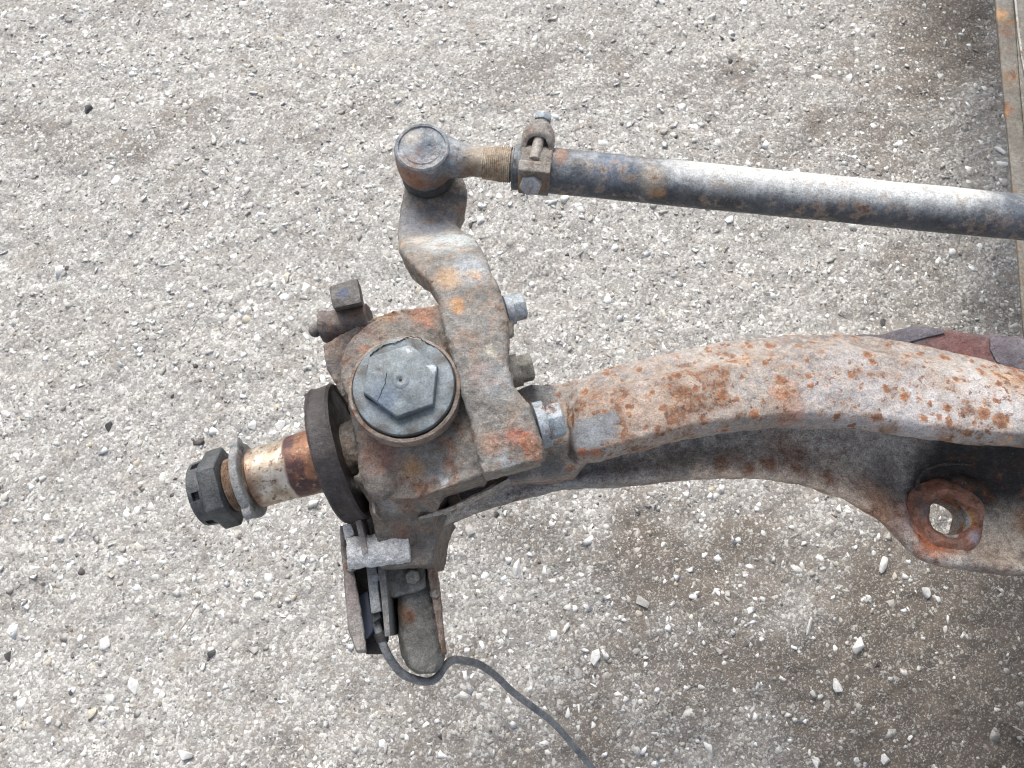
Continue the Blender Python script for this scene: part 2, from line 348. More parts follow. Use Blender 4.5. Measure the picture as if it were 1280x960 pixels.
# stones that stand out one by one
SM = {'white': stone_mat('pale_stone', (.76, .755, .74)), 'grey': stone_mat('grey_stone', (.50, .48, .46)), 'dark': stone_mat('dark_stone', (.12, .118, .12)), 'tan': stone_mat('tan_stone', (.66, .60, .50))}
LOOSE = [
 (803, 752, 12, .8, 'grey', 'rounded pale grey stone alone on brown soil, a small pebble touching it'),
 (798, 767, 5.5, .9, 'tan', 'small tan pebble just below the rounded pale grey stone'),
 (112, 138, 8, .8, 'dark', 'largest dark stone on the brown band at upper left'),
 (265, 815, 8, .8, 'dark', 'dark stone on the grit right below the dry twig'),
 (10, 820, 8, .8, 'dark', 'dark stone beside the left edge below the middle'),
 (135, 533, 9, .5, 'dark', 'black flat chip on the grit left of the castle nut'),
 (358, 347, 7.5, .8, 'tan', 'round cream pebble left of the square dark plug'),
 (1048, 857, 13, .65, 'white', 'large angular white stone on the soil at lower right'),
 (1008, 783, 13, .6, 'white', 'oval white stone standing above two smaller white ones, below the beam'),
 (1072, 805, 14, .7, 'white', 'notched white stone right of the oval white one, below the beam'),
 (1103, 705, 13, .45, 'white', 'long narrow white stone below the bend of the beam'),
 (743, 823, 13, .5, 'white', 'long white stone to the right of the thin cable, on brown soil'),
 (708, 785, 9, .55, 'white', 'white stone lying upright above the long one near the cable'),
 (722, 840, 9, .8, 'grey', 'pale rounded stone left of the notch between cable and long stone'),
 (648, 708, 12, .55, 'white', 'white double stone below the beam, right of the knuckle foot'),
 (1018, 955, 9, .8, 'white', 'square white stone at the bottom edge right of centre'),
 (588, 663, 9, .8, 'grey', 'pale grey stone beneath the lower edge of the beam by the knuckle'),
 (1157, 740, 10, .7, 'white', 'white oval stone below the bolt hole of the spring pad'),
 (1171, 750, 7, .8, 'white', 'small round white stone right of the oval one under the spring pad'),
 (130, 805, 11, .8, 'white', 'broad white stone at lower left, first of the pair'),
 (168, 857, 13, .55, 'white', 'pair of flat white stones merged at lower left, above a cream one'),
 (115, 893, 9, .8, 'tan', 'cream stone below the flat white pair at lower left'),
 (233, 941, 13, .8, 'white', 'big blunt white stone near the bottom edge at lower left'),
 (352, 532, 9, .8, 'white', 'white pebble on the grit directly above the bare spindle'),
 (315, 533, 9, .7, 'white', 'white stone above the lock washer'),
 (90, 865, 4.5, .9, 'dark', 'small black pebble at lower left beside the flat white pair'),
 (380, 700, 7, .7, 'white', 'white stone below the spindle, left of the bent bracket plate'),
 (1108, 950, 9, .7, 'white', 'pale chip at the bottom edge in the soil on the right'),
 (1117, 720, 6, .5, 'tan', 'tan chip just left of the white oval stone under the spring pad'),
 (585, 340, 7, .8, 'grey', 'grey stone between the steering arm and the tie rod'),
 (600, 275, 8, .8, 'white', 'white stone right of the neck of the steering arm'),
 (588, 281, 5, .8, 'dark', 'little dark stone touching the white one beside the steering arm neck'),
 (1078, 312, 10, .6, 'white', 'long white stone below the tie rod toward the right'),
 (1106, 402, 6, .8, 'dark', 'dark round pebble above the flaky purple plate'),
 (912, 78, 5, .8, 'dark', 'dark pebble above the tie rod tube'),
 (1060, 100, 9, .6, 'white', 'bright white crumb on the brown soil at upper right')]
for k, (px, py, rp, e, kind, lab) in enumerate(LOOSE):
    v, f = chip(11 if kind != 'tan' else 18, 300+k); s_ = S(px, py, 0)*rp*1.12; c = P(px, py, 0); z = float(height(np.array([c.x]), np.array([c.y]))[0])
    a = random.uniform(-.5, .5)+math.pi/2; q = v*np.array([1, e, .6])*s_
    q = np.stack([q[:, 0]*math.cos(a)-q[:, 1]*math.sin(a), q[:, 0]*math.sin(a)+q[:, 1]*math.cos(a), q[:, 2]], -1)
    mb = MB(); vv = [mb.bm.verts.new(p) for p in q]
    for t in f: mb.bm.faces.new([vv[i] for i in t])
    o = build('stone', mb, SM[kind], bevel=s_*.09, sharp=30)
    o.location = (c.x, c.y, z+s_*.02); o['label'] = lab; o['category'] = 'stone'; o['group'] = 'loose stones lying on the gritty ground'
twm = N('dry_stalk').out((.42, .38, .33), .8)
def twig(a, b, r, lab):
    pa, pb = P(*a, .008), P(*b, .012); mid = (pa+pb)/2+Vector((.004, 0, .004))
    single(build('twig', MB().tube([pa, mid, pb], [r, r*.9, r*.5], 8), twm), lab, 'twig', 'dry stalks on the ground')
twig((223, 790), (252, 744), .0016, 'thin dry grey stalk lying on the grit at lower left')
twig((1266, 908), (1284, 922), .0012, 'tiny pale stalk on dark soil in the lower right corner')

# ------------------------------------------------------------ metal finishes
B = lambda px, py, z, rp, col, soft=.5, a=.85: (P(px, py, z), rp*S(px, py, z), col, soft, a)
OR, BR, TN, GY, WH, BK, BL = (.48, .17, .045), (.13, .055, .03), (.52, .44, .34), (.24, .26, .28), (.68, .68, .67), (.018, .016, .015), (.10, .14, .22)
m_beam = metal('beam_steel', (.175, .15, .138), (.31, .28, .262), rust=.30, rscale=75, n2w=.5, soft=.13, vspots=[(66, .34), (120, .30)], boost=[(P(760, 505, .68), .05, .06), (P(820, 500, .68), .06, .07), (P(880, 485, .68), .05, .05)], dust=.4, dustc=(.48, .45, .43), spots=.8, sscale=120, halo=.4, big=10, dirt=.12, rough=.55, post=[B(730, 548, .67, 24, (.20, .215, .235), .25, .9), B(752, 535, .67, 18, (.20, .215, .235), .25, .9), B(768, 524, .67, 10, (.20, .215, .235), .2, .85), B(728, 568, .665, 9, (.30, .105, .04), .4), B(745, 563, .665, 8, (.34, .13, .05), .4), B(1255, 545, .66, 8, (.95, .28, .02), .25, 1), B(700, 560, .64, 22, (.055, .052, .052), .5, .85), B(690, 520, .64, 18, (.06, .058, .058), .5, .8), B(675, 488, .63, 20, (.12, .13, .14), .5, .8), B(640, 590, .62, 26, (.12, .12, .125), .5, .8), B(705, 490, .645, 14, (.14, .13, .13), .5, .7), B(690, 590, .62, 22, (.13, .135, .14), .5, .8)], blobs=[
    B(770, 515, .68, 34, (.32, .17, .09), .8, .6), B(840, 515, .68, 36, (.34, .19, .11), .8, .5), B(745, 500, .67, 30, (.26, .16, .11), .7, .6), B(870, 490, .68, 34, (.33, .22, .15), .8, .4), B(760, 475, .66, 30, (.20, .175, .165), .7, .7), B(830, 455, .66, 30, (.24, .20, .18), .7, .6),
    B(718, 520, .67, 14, (.10, .07, .055)), B(735, 545, .67, 26, (.25, .265, .28), .35, .95), B(757, 530, .67, 20, (.25, .265, .28), .3, .95), B(733, 566, .67, 12, (.33, .11, .04), .5),
    B(930, 438, .67, 14, (.48, .25, .09)), B(985, 490, .68, 18, (.42, .18, .08), .7), B(988, 520, .67, 16, (.30, .12, .06), .7), B(1255, 545, .66, 9, (.85, .26, .02), .3, 1),
    B(1150, 520, .67, 50, (.56, .55, .58), .7, .6), B(1060, 505, .67, 60, (.46, .44, .46), .6, .5), B(1200, 470, .67, 40, (.5, .48, .46), .6, .5), B(1240, 505, .67, 44, (.58, .57, .59), .7, .6), B(1260, 480, .66, 22, (.50, .28, .12), .7, .6),
    B(1110, 540, .66, 12, (.24, .11, .06), .7), B(1180, 540, .66, 12, (.24, .11, .06), .7), B(1250, 535, .66, 14, (.4, .2, .09), .7)])
m_lower = metal('beam_lower_steel', (.22, .205, .195), (.42, .385, .35), rust=.42, rscale=42, soft=.22, dust=.35, flecks=.4, spots=.5, bumpd=.002, dirt=.45, big=14, rough=.7, mott=.6, post=[B(1150, 618, .56, 16, BK, .6, .9), B(1160, 600, .56, 18, BK, .6, .9), *[B(x, y+2, .574, 16, (.62, .50, .40), .6, .85) for x, y in ((880, 590), (915, 590), (950, 590), (985, 596), (1020, 602), (1050, 612), (1075, 625))], *[B(x, y, .573, 9, (.26, .13, .075), .6, .85) for x, y in ((900, 580), (935, 585), (1000, 590), (1035, 598), (960, 580))]], blobs=[  # pale post blobs paint the lit flange lip, black ones shade beside the boss
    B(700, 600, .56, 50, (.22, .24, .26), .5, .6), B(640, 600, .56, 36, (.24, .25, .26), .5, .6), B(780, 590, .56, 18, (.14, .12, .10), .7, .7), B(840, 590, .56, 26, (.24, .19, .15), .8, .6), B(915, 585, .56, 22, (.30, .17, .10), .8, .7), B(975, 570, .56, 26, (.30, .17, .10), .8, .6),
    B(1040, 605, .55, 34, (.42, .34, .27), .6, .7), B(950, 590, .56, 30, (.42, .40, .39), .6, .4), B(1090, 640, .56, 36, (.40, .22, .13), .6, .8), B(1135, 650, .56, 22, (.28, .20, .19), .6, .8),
    B(1115, 592, .57, 26, (.13, .115, .11), .4, .7), B(1155, 585, .57, 22, (.05, .042, .04), .4, .9), B(1200, 585, .57, 46, BK, .4, .97), B(1265, 590, .57, 50, BK, .4, .97), B(1165, 610, .57, 22, BK, .5, .95), B(1245, 615, .57, 30, BK, .5, .9),  # black on the web: grease plus the shadow under the flange, painted
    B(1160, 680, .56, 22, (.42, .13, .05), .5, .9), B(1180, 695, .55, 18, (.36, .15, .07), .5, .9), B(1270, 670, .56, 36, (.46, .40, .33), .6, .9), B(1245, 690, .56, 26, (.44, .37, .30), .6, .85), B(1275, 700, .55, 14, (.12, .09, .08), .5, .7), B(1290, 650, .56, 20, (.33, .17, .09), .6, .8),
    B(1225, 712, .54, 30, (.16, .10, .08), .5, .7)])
m_boss = metal('boss_rust', (.21, .085, .05), (.31, .135, .085), rust=.35, rscale=30, dust=.15, spots=.2, dirt=.2, big=20, blobs=[
    B(1152, 630, .57, 14, (.06, .05, .045)), B(1165, 640, .57, 12, (.12, .11, .11)), B(1222, 660, .575, 14, (.58, .20, .16)), B(1190, 612, .575, 12, (.60, .22, .15)), B(1205, 625, .575, 12, (.50, .19, .09)),
    B(1205, 645, .55, 14, (.45, .22, .05)), B(1218, 672, .56, 9, (.30, .28, .33))])
m_far = metal('flaky_paint', (.07, .05, .055), (.095, .08, .09), rust=.15, rscale=22, dust=.2, dustc=(.3, .27, .28), spots=.1, dirt=.3, rc=(BR, (.14, .055, .045), (.22, .10, .08)), blobs=[B(1190, 432, .63, 30, (.16, .07, .065)), B(1225, 438, .63, 22, (.15, .065, .06))])
m_knuckle = metal('knuckle_steel', (.095, .078, .066), (.165, .155, .142), rust=.44, rscale=60, soft=.24, dust=.16, spots=.55, big=16, dirt=.35, halo=.25, blobs=[
    B(430, 450, .67, 26, (.10, .085, .085), .6, .8), B(420, 420, .66, 20, (.085, .065, .062), .6, .8), B(455, 412, .68, 16, (.17, .15, .15), .6), B(480, 395, .68, 16, (.34, .22, .12), .6, .6), B(530, 395, .68, 18, (.38, .15, .08), .6, .7), B(455, 440, .68, 8, (.45, .15, .07), .6),
    B(475, 570, .65, 22, (.30, .12, .08), .6, .6), B(470, 590, .64, 14, (.17, .18, .20), .5, .8), B(512, 585, .66, 16, (.42, .22, .08), .6, .7), B(560, 590, .66, 22, (.20, .21, .22), .6, .7), B(578, 545, .69, 8, (.65, .40, .18), .6, .9), B(560, 560, .68, 12, (.36, .15, .07), .6, .7),
    B(435, 572, .62, 7, (.50, .18, .07), .6, .9), B(440, 605, .62, 8, (.42, .15, .08), .6, .7), B(490, 620, .62, 22, (.40, .40, .41), .6, .6), B(560, 605, .66, 9, (.60, .63, .68), .5, .7), B(480, 640, .59, 20, (.20, .15, .09), .6, .7), B(500, 660, .58, 16, (.36, .16, .09), .6, .7), B(520, 640, .58, 16, (.17, .17, .17), .6, .7)])
m_rim = metal('rim_rust', (.17, .13, .105), (.26, .20, .165), rust=.45, rscale=50, dust=.3, spots=.3)
m_arm = metal('arm_steel', (.12, .113, .105), (.20, .192, .18), rust=.38, rscale=62, soft=.24, dust=.18, spots=.5, big=20, halo=.35, dirt=.25, flecks=.5, post=[B(522, 335, .635, 11, (.05, .035, .025), .5, .9), B(532, 350, .635, 11, (.07, .045, .03), .5, .9), B(545, 362, .635, 8, (.16, .08, .04), .5, .8), B(512, 322, .63, 7, (.22, .12, .06), .5, .8)], blobs=[
    B(535, 275, .61, 34, (.21, .225, .26), .5, .8), B(560, 300, .65, 34, (.46, .50, .51), .6, .85), B(520, 305, .63, 16, (.48, .46, .42), .6, .7), B(590, 335, .69, 26, (.34, .38, .42), .6, .7), B(545, 250, .6, 30, (.10, .09, .085), .5, .7), B(575, 250, .59, 16, (.10, .10, .105), .5, .8),  # pale blobs on the bend paint its highlight into the colour
    B(505, 313, .63, 10, (.42, .25, .12), .5, .8), B(520, 330, .63, 14, (.085, .06, .04), .6, .9), B(540, 355, .63, 12, (.22, .11, .05), .6, .9), B(560, 350, .69, 16, (.45, .29, .16), .6, .7), B(593, 350, .69, 7, (.48, .20, .13), .5, .9), B(592, 345, .69, 10, (.55, .42, .28), .5, .5),
    B(572, 383, .7, 9, (.45, .24, .1), .5, .8), B(612, 444, .7, 9, (.60, .57, .48), .5, .8), B(600, 470, .7, 16, (.30, .2, .17), .6, .5), B(645, 545, .7, 12, (.34, .10, .06), .5, .85), B(660, 553, .7, 12, (.36, .13, .06), .5, .8), B(665, 565, .69, 12, (.38, .15, .07), .5, .8),
    B(615, 555, .7, 14, (.40, .2, .12), .6, .6), B(630, 575, .69, 14, (.38, .40, .42), .5, .7), B(606, 580, .69, 7, (.42, .42, .43), .5, .8), B(622, 480, .7, 22, (.28, .30, .32), .6, .6)])
m_ball = metal('ball_housing', (.12, .135, .155), (.20, .225, .25), rust=.33, rscale=60, soft=.2, dust=.4, dustc=(.46, .48, .50), spots=.35, big=26, rough=.5, blobs=[
    B(515, 222, .64, 22, (.24, .10, .045), .6, .9), B(548, 220, .63, 16, (.17, .10, .07), .6, .85), B(500, 205, .64, 12, (.28, .13, .06), .6, .8), B(560, 195, .65, 12, (.24, .30, .36), .5, .7), B(528, 186, .66, 13, (.06, .085, .13), .6, .75), B(515, 172, .66, 12, (.40, .37, .33), .6, .7), B(540, 205, .66, 9, (.38, .38, .38), .5, .5),
    B(600, 200, .65, 22, (.34, .27, .19), .6, .8), B(625, 200, .65, 16, (.38, .24, .12), .6, .85), B(585, 215, .64, 14, (.18, .11, .07), .6, .8)])
m_rod = metal('rod_paint', (.045, .052, .06), (.085, .098, .115), rust=.10, rscale=60, dust=.45, dwin=(.45, .97), dustc=(.46, .49, .52), spots=.25, big=16, rough=.55, bumpd=.0006, halo=.5, dirt=.2, blobs=[  # pale top is dust plus the sky highlight, painted into the colour
    B(730, 212, .65, 14, (.50, .40, .30), .7, .6), B(748, 222, .65, 9, (.45, .22, .08), .6, .7), B(700, 200, .66, 12, (.33, .16, .08), .6, .7), B(815, 225, .66, 16, (.50, .42, .32), .7, .6), B(820, 238, .65, 10, (.42, .22, .07), .6, .7), B(852, 236, .65, 9, (.45, .24, .09), .6, .7), B(915, 235, .65, 11, (.48, .28, .1), .6, .6), *[B(x, 160+(x-690)*.09, .69, 47, (.62, .63, .63), .5, .85) for x in range(880, 1230, 34)], B(770, 200, .67, 26, (.06, .09, .15), .7, .7), B(935, 235, .65, 6, (.06, .05, .05), .5, .8), B(1275, 262, .66, 26, (.10, .12, .15), .5, .8)])
m_clamp = metal('clamp_steel', (.15, .125, .10), (.21, .19, .17), rust=.38, soft=.2, rscale=60, dust=.3, spots=.5, big=30, dirt=.3, blobs=[B(645, 225, .66, 10, (.28, .15, .06)), B(670, 243, .65, 14, (.20, .13, .07)), B(675, 155, .66, 12, (.34, .26, .25), .5, .7)])
m_bolt = metal('bolt_zinc', (.26, .31, .36), (.36, .41, .46), rust=.18, rscale=60, dust=.3, spots=.2, rough=.45, big=40, fine=.2)
m_boltrust = metal('bolt_old', (.15, .145, .12), (.24, .23, .20), rust=.3, rscale=60, dust=.3, spots=.4, big=30)
m_cap = metal('cap_paint', (.088, .112, .122), (.125, .15, .16), rust=.02, rscale=50, dust=.35, dustc=(.30, .34, .38), spots=0, big=9, rough=.5, bumpd=.0005, fine=.15, dirt=.35, flecks=.4, mott=.35, blobs=[*[(P(506+61*math.cos(t_*.7), 484+59*math.sin(t_*.7), .703), .007, (.07, .06, .05), .8, .8) for t_ in range(9)], B(540, 462, .71, 5, (.6, .66, .7), .5, .9), B(511, 438, .71, 3.5, (.6, .64, .66), .5, .9), B(480, 500, .71, 20, (.12, .16, .24), .7, .6), B(500, 508, .71, 8, (.38, .42, .44), .7, .4)])
m_crack = N('crack_edge').out((.02, .022, .024), .9)
m_seal = metal('seal_ring_dark', (.022, .018, .019), (.040, .031, .031), rust=.10, rscale=40, dust=.14, dustc=(.16, .15, .16), spots=.05, big=16, rough=.55, fine=.15, flecks=.15, rc=(BR, (.09, .05, .035), (.15, .09, .06)))
m_nut = metal('nut_black', (.030, .034, .040), (.05, .056, .062), rust=.12, dust=.25, dustc=(.16, .165, .165), spots=.25, big=30, rough=.5, fine=.15, dirt=.1)
m_washer = metal('washer_steel', (.17, .175, .18), (.24, .25, .26), rust=.1, dust=.25, spots=.2, big=30, rough=.5)
m_thread = metal('thread_rust', (.22, .14, .09), (.34, .25, .18), rust=.4, rscale=70, dust=.2, spots=.4, big=40, rough=.45)
m_dark = metal('plug_dark', (.055, .05, .048), (.085, .08, .075), rust=.12, rscale=50, dust=.2, spots=.2, big=20, blobs=[B(430, 372, .70, 8, (.07, .11, .22), .35, .95), B(440, 357, .72, 5, (.25, .10, .05), .6, .8)])
m_boss2 = metal('pin_boss', (.085, .065, .062), (.12, .10, .095), rust=.2, rscale=50, dust=.25, dustc=(.3, .25, .22), spots=.2, big=20, blobs=[B(440, 386, .68, 12, (.25, .17, .12), .6, .6)])
m_grease = metal('greased_pin', (.50, .51, .52), (.70, .71, .72), rust=.0, dust=.9, dustc=(.80, .81, .82), spots=.0, big=70, rough=.35, bumpd=.003, dirt=.55, blobs=[B(437, 690, .57, 9, (.04, .06, .13), .5, .9), B(450, 700, .57, 7, (.85, .86, .88), .5, .9), B(505, 690, .57, 14, (.3, .24, .19), .6, .8)])
m_brk = metal('bracket_steel', (.065, .065, .058), (.10, .102, .096), rust=.22, rscale=30, dust=.25, spots=.2, big=18, dirt=.4, blobs=[B(505, 765, .52, 12, (.20, .11, .06), .6, .7), B(515, 800, .5, 20, (.12, .085, .06), .6, .6)])
m_brkrust = metal('bracket_rust', (.16, .10, .07), (.24, .185, .15), rust=.35, rscale=60, soft=.2, dust=.3, spots=.4, big=20)
m_plate = metal('shield_plate', (.17, .14, .13), (.29, .275, .26), rust=.25, rscale=60, soft=.2, dust=.35, spots=.3, big=22, blobs=[B(440, 740, .54, 26, (.19, .13, .12), .6, .5)])
m_sensor = metal('sensor_grey', (.20, .215, .235), (.28, .30, .32), rust=.05, dust=.35, spots=.05, big=40, rough=.5)
m_plastic = N('sensor_plastic').out((.10, .12, .17), .35)
m_rubber = metal('boot_rubber', (.028, .03, .032), (.045, .047, .05), rust=0, dust=.25, dustc=(.12, .12, .12), spots=0, fine=.1, dirt=.1)
m_cable = metal('cable_sheath', (.13, .14, .15), (.22, .235, .245), rust=0, dust=.3, dustc=(.25, .26, .27), spots=0, fine=.05, dirt=.1, big=30)
m_frame = metal('frame_bar_steel', (.105, .095, .075), (.15, .135, .11), rust=.28, rscale=20, dust=.3, dustc=(.30, .29, .27), spots=.1, big=8, rc=(BR, (.28, .13, .05), (.55, .28, .07)), blobs=[B(1250, 18, .3, 9, (.42, .24, .11), .6, .8), B(1258, 40, .3, 8, (.16, .09, .06), .6, .9)])
m_dust = metal('pale_edge', (.34, .33, .31), (.5, .49, .47), rust=.2, dust=.3)
g = N('bright_spindle'); wv = g.warp(.01, 60)
c = g.mix(g.ramp(g.noise(60, 5, .6, wv), .35, .65), (.42, .35, .27), (.66, .60, .52)); c = g.mix(g.ramp(g.noise(160, 6, .7), .50, .64, 0, .85), c, (.13, .075, .05))
m_bright = g.out(c, g.ramp(g.noise(90, 5, .6), .3, .7, .28, .5), .85, g.bump(g.noise(400, 4, .6), .2, .0006))
g = N('stained_spindle')
c = g.mix(g.ramp(g.noise(45, 6, .7), .4, .6), (.19, .085, .05), (.085, .042, .040)); c = g.mix(g.ramp(g.noise(120, 6, .7), .52, .70, 0, .7), c, (.42, .28, .17))
m_stain = g.out(c, .45, .35, g.bump(g.noise(350, 5, .7), .4, .001))
m_white = N('clean_shoulder').out((.78, .77, .76), .35, .3)

def hexhead(mb, p, axis, r, h, up=None, cham=.12):
    return mb.lathe(p, axis, [(0, r), (h*(1-cham), r), (h, r*.86)], 6, up)

# ------------------------------------------------------------ I-beam of the front axle
beam = thing('axle_beam', 'pale rust-spotted forged I-beam of the front axle, sweeping in from the right edge', 'axle beam', P(1000, 500, .55))
ST_ = [(710, 479, 507, 572, 612), (722, 474, 498, 581, 613), (750, 463, 490, 579, 611), (800, 450, 476, 564, 607), (850, 438, 464, 551, 602), (900, 428, 453, 542, 598), (950, 423, 445, 537, 599), (1000, 418, 438, 535, 607), (1050, 417, 435, 537, 622), (1100, 421, 442, 541, 652), (1150, 430, 452, 549, 698), (1210, 444, 465, 556, 714), (1280, 462, 482, 560, 722), (1400, 480, 500, 572, 735), (1560, 505, 525, 590, 752)]
top = MB(); rings = []
for i, (x, fy, ry, ny_, ly) in enumerate(ST_):
    dz = -.018*(1-min(1, (x-710)/45))**1.5 ; e = 0 if x > 760 else 1
    mid = (ry+ny_)/2
    seq = [(fy+3, .628), (fy, .636), (fy+2, .643), ((fy+ry)/2, .651), (ry-3, .6540+.008*max(0, min(1, (x-880)/200))), (ry+2, .6705), ((ry+mid)/2, .6745), (mid, .6755), ((mid+ny_)/2+4, .6735), (ny_-12, .668), (ny_-5, .660), (ny_-1, .651), (ny_, .642), (ny_-7, .632), ((fy+ny_)/2, .626)]
    rings.append([P(x+(6 if (i == 0 and 3 < j < 11) else 0), y, z+dz) for j, (y, z) in enumerate(seq)])
top.poly(rings)
# web and the lower neck going to the pin eye
top.poly([[P(x, fy+22, .64), P(x, ny_-40, .64), P(x, ny_-36, .54), P(x, fy+22, .54)] for x, fy, ry, ny_, ly in ST_])
top.prism([(598, 500), (640, 492), (662, 480), (700, 478), (735, 470), (745, 560), (722, 586), (690, 596), (640, 600), (610, 586), (600, 560)], [.620, .622, .626, .630, .640, .645, .635, .622, .612, .612, .612], .54)
build('upper_flange', top, m_beam, beam, voxel=.0021, smooth=2, disp=[(.03, .004), (.009, .0018), (.004, .0007)])
low = MB(); rings = []
LOW = [(520, 646, 672), (560, 634, 656), (600, 616, 641), (622, 604, 634), (650, 588, 626), (700, 575, 613)]+[(x, ny_-42, ly) for x, fy, ry, ny_, ly in ST_[2:9]]+[(1080, 500, 640), (1100, 500, 652), (1120, 500, 672), (1145, 500, 696), (1175, 500, 709), (1210, 505, 715), (1280, 525, 722), (1400, 535, 735), (1560, 550, 752)]
for x, uy, ly in LOW:
    pad = max(0, min(1, (x-1060)/60)); lip = 9
    kk = max(0, min(1, (x-640)/90)); seq = [(uy, .62), (uy+6, .606-.02*pad), (uy+(ly-uy)*.36, .574-.018*pad), (uy+(ly-uy)*.6, .568-.020*pad), (ly-lip*2.0, .570+.006*kk-.016*pad), (ly-lip*.9, .571+.005*kk-.012*pad), (ly-3, .565+.003*kk-.008*pad), (ly, .552-.004*pad), (ly-3, .536), (ly-22, .530), (uy, .530)]
    rings.append([P(x, y, z) for y, z in seq])
low.poly(rings)
low.lathe(P(1190, 643, .528), (0, 0, 1), [(0, .042), (.026, .041), (.030, .038)], 48)
low.tube([P(x, y, z) for x, y, z in ((1128, 628, .560), (1126, 650, .562), (1138, 676, .563), (1160, 692, .563), (1190, 700, .562), (1240, 706, .560), (1300, 712, .559))], [.004, .0075, .009, .009, .008, .007, .006], 14)
cut = MB(); cut.lathe(P(1191, 645, .50), (0, 0, 1), [(0, .0215), (.1, .0225)], 48)
hl = P(1191, 645, .566); cut.bm.free(); cut = MB(); cut.lathe((hl.x, hl.y, .49), (0, 0, 1), [(0, .0195), (.12, .0205)], 48)
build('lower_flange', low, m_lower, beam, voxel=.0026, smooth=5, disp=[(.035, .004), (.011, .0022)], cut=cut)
bs = MB(); nseg = 56; prof = [(-.034, .0198), (-.008, .0200), (-.0045, .0222), (.0005, .0265), (.0015, .0310), (-.0005, .0355), (-.003, .0400), (-.0075, .0450), (-.02, .0440)]
rg = [[Vector((hl.x+math.cos(a)*r*(1+.05*math.sin(3*a+k)), hl.y+math.sin(a)*r*.96, .5615+t+.0012*math.sin(5*a))) for a in [2*math.pi*i/nseg for i in range(nseg)]] for k, (t, r) in enumerate(prof)]
bs.poly(rg, cap=False)
build('bolt_hole_boss', bs, m_boss, beam, smooth=0, disp=[(.012, .002)])
fp = MB().prism([(1030, 424), (1060, 417), (1100, 418), (1120, 412), (1138, 407), (1172, 409), (1210, 416), (1290, 421), (1420, 432), (1560, 445), (1560, 560), (1420, 540), (1290, 520), (1200, 500), (1100, 470), (1040, 450)], .628, .60)
build('spring_seat', fp, m_far, beam, voxel=.0024, smooth=3, disp=[(.02, .004), (.007, .002)])
fl = MB()
for pts in ([(1092, 421), (1135, 409), (1176, 410), (1182, 416), (1160, 421), (1135, 428), (1108, 424)], [(1238, 421), (1300, 424), (1330, 460), (1262, 462), (1246, 452), (1238, 436)]): fl.prism(pts, .6305, .627)
build('paint_flake', fl, metal('purple_paint', (.085, .07, .08), (.12, .11, .13), rust=.05, dust=.25, dustc=(.25, .24, .27), spots=.05, flecks=.1), beam, bevel=.0006)
wl = MB(); wl.tube([P(x, y, z) for x, y, z in ((1146, 612, .560), (1150, 594, .572), (1165, 583, .58), (1190, 579, .583), (1215, 581, .583))], .0022, 8)
build('weld_bead', wl, m_lower, beam, disp=[(.006, .002)])

# ------------------------------------------------------------ steering knuckle
kn = thing('steering_knuckle', 'rusty cast steering knuckle holding the bare spindle, left end of the axle', 'steering knuckle', P(507, 500, .5))
body = MB()
body.lathe(P(508, 487, .60)+Vector((0, 0, -.05)), (0, 0, 1), [(0, .054), (.132, .0545), (.137, .053)], 56)
body.prism([(405, 431), (425, 417), (441, 409), (468, 396), (500, 387), (548, 379), (590, 380), (602, 450), (610, 520), (613, 580), (603, 595), (578, 603), (558, 609), (528, 622), (500, 626), (468, 618), (449, 600), (446, 570), (442, 540), (434, 505), (419, 480), (407, 458)],
           [.668, .668, .672, .678, .682, .684, .684, .684, .684, .676, .672, .670, .668, .655, .645, .645, .645, .650, .655, .660, .666, .668], .60)
AX0, AX1 = P(415, 570, .60), P(262, 615, .590); AXD = (AX1-AX0).normalized(); AX0 = AX0-AXD*.017; AX1 = AX1-AXD*.017
body.lathe(AX0-AXD*.075, AXD, [(0, .045), (.03, .040), (.055, .033), (.078, .030)], 40)
body.prism([(440, 595), (500, 600), (560, 600), (548, 640), (538, 668), (530, 702), (478, 706), (466, 655), (461, 628)], [.645, .650, .655, .60, .580, .568, .568, .605, .625], .46)
body.prism([(462, 660), (560, 640), (548, 668), (540, 706), (475, 710)], .575, .44)
body.sphere(P(500, 660, .578), .020, (1.3, 1, .6)); body.sphere(P(480, 602, .640), .020, (1, 1, .8))
build('knuckle_body', body, m_knuckle, kn, voxel=.0021, smooth=4, disp=[(.028, .005), (.008, .0024), (.004, .001)])
rim = MB(); c0 = P(505.5, 485, .700)
rim.poly([[Vector((c0.x+math.cos(a)*r, c0.y+math.sin(a)*r*.99, .700+t)) for a in [2*math.pi*i/64 for i in range(64)]] for t, r in ((-.014, .0560), (-.004, .0553), (-.0005, .0540), (.0005, .0515), (-.002, .0500), (-.010, .0490))], cap=False)
build('bore_rim', rim, m_rim, kn, disp=[(.01, .0022)])
cp = MB(); cc = P(504.5, 482, .702)
cp.lathe((cc.x, cc.y, .690), (0, 0, 1), [(0, .0500), (.010, .0498), (.0125, .0486), (.0130, .047), (.0124, .040), (.0124, .002)], 72)
cap = build('king_pin_cap', cp, m_cap, kn)
hx = MB(); hc = P(500.5, 475, .712)
HV = [P(x, y, .712) for x, y in ((512, 430), (546, 456), (541, 505), (496, 521), (454, 490), (461, 446))]
def hexring(z, k, o=0): 
    return [Vector((hc.x+(v.x-hc.x)*k, hc.y+(v.y-hc.y)*k, z)) for v in HV]
hx.poly([hexring(.700, 1.03), hexring(.7108, 1.0), hexring(.712, .975)])
hxo = sub('hexagon', hx, m_cap, cap, bevel=.0012)
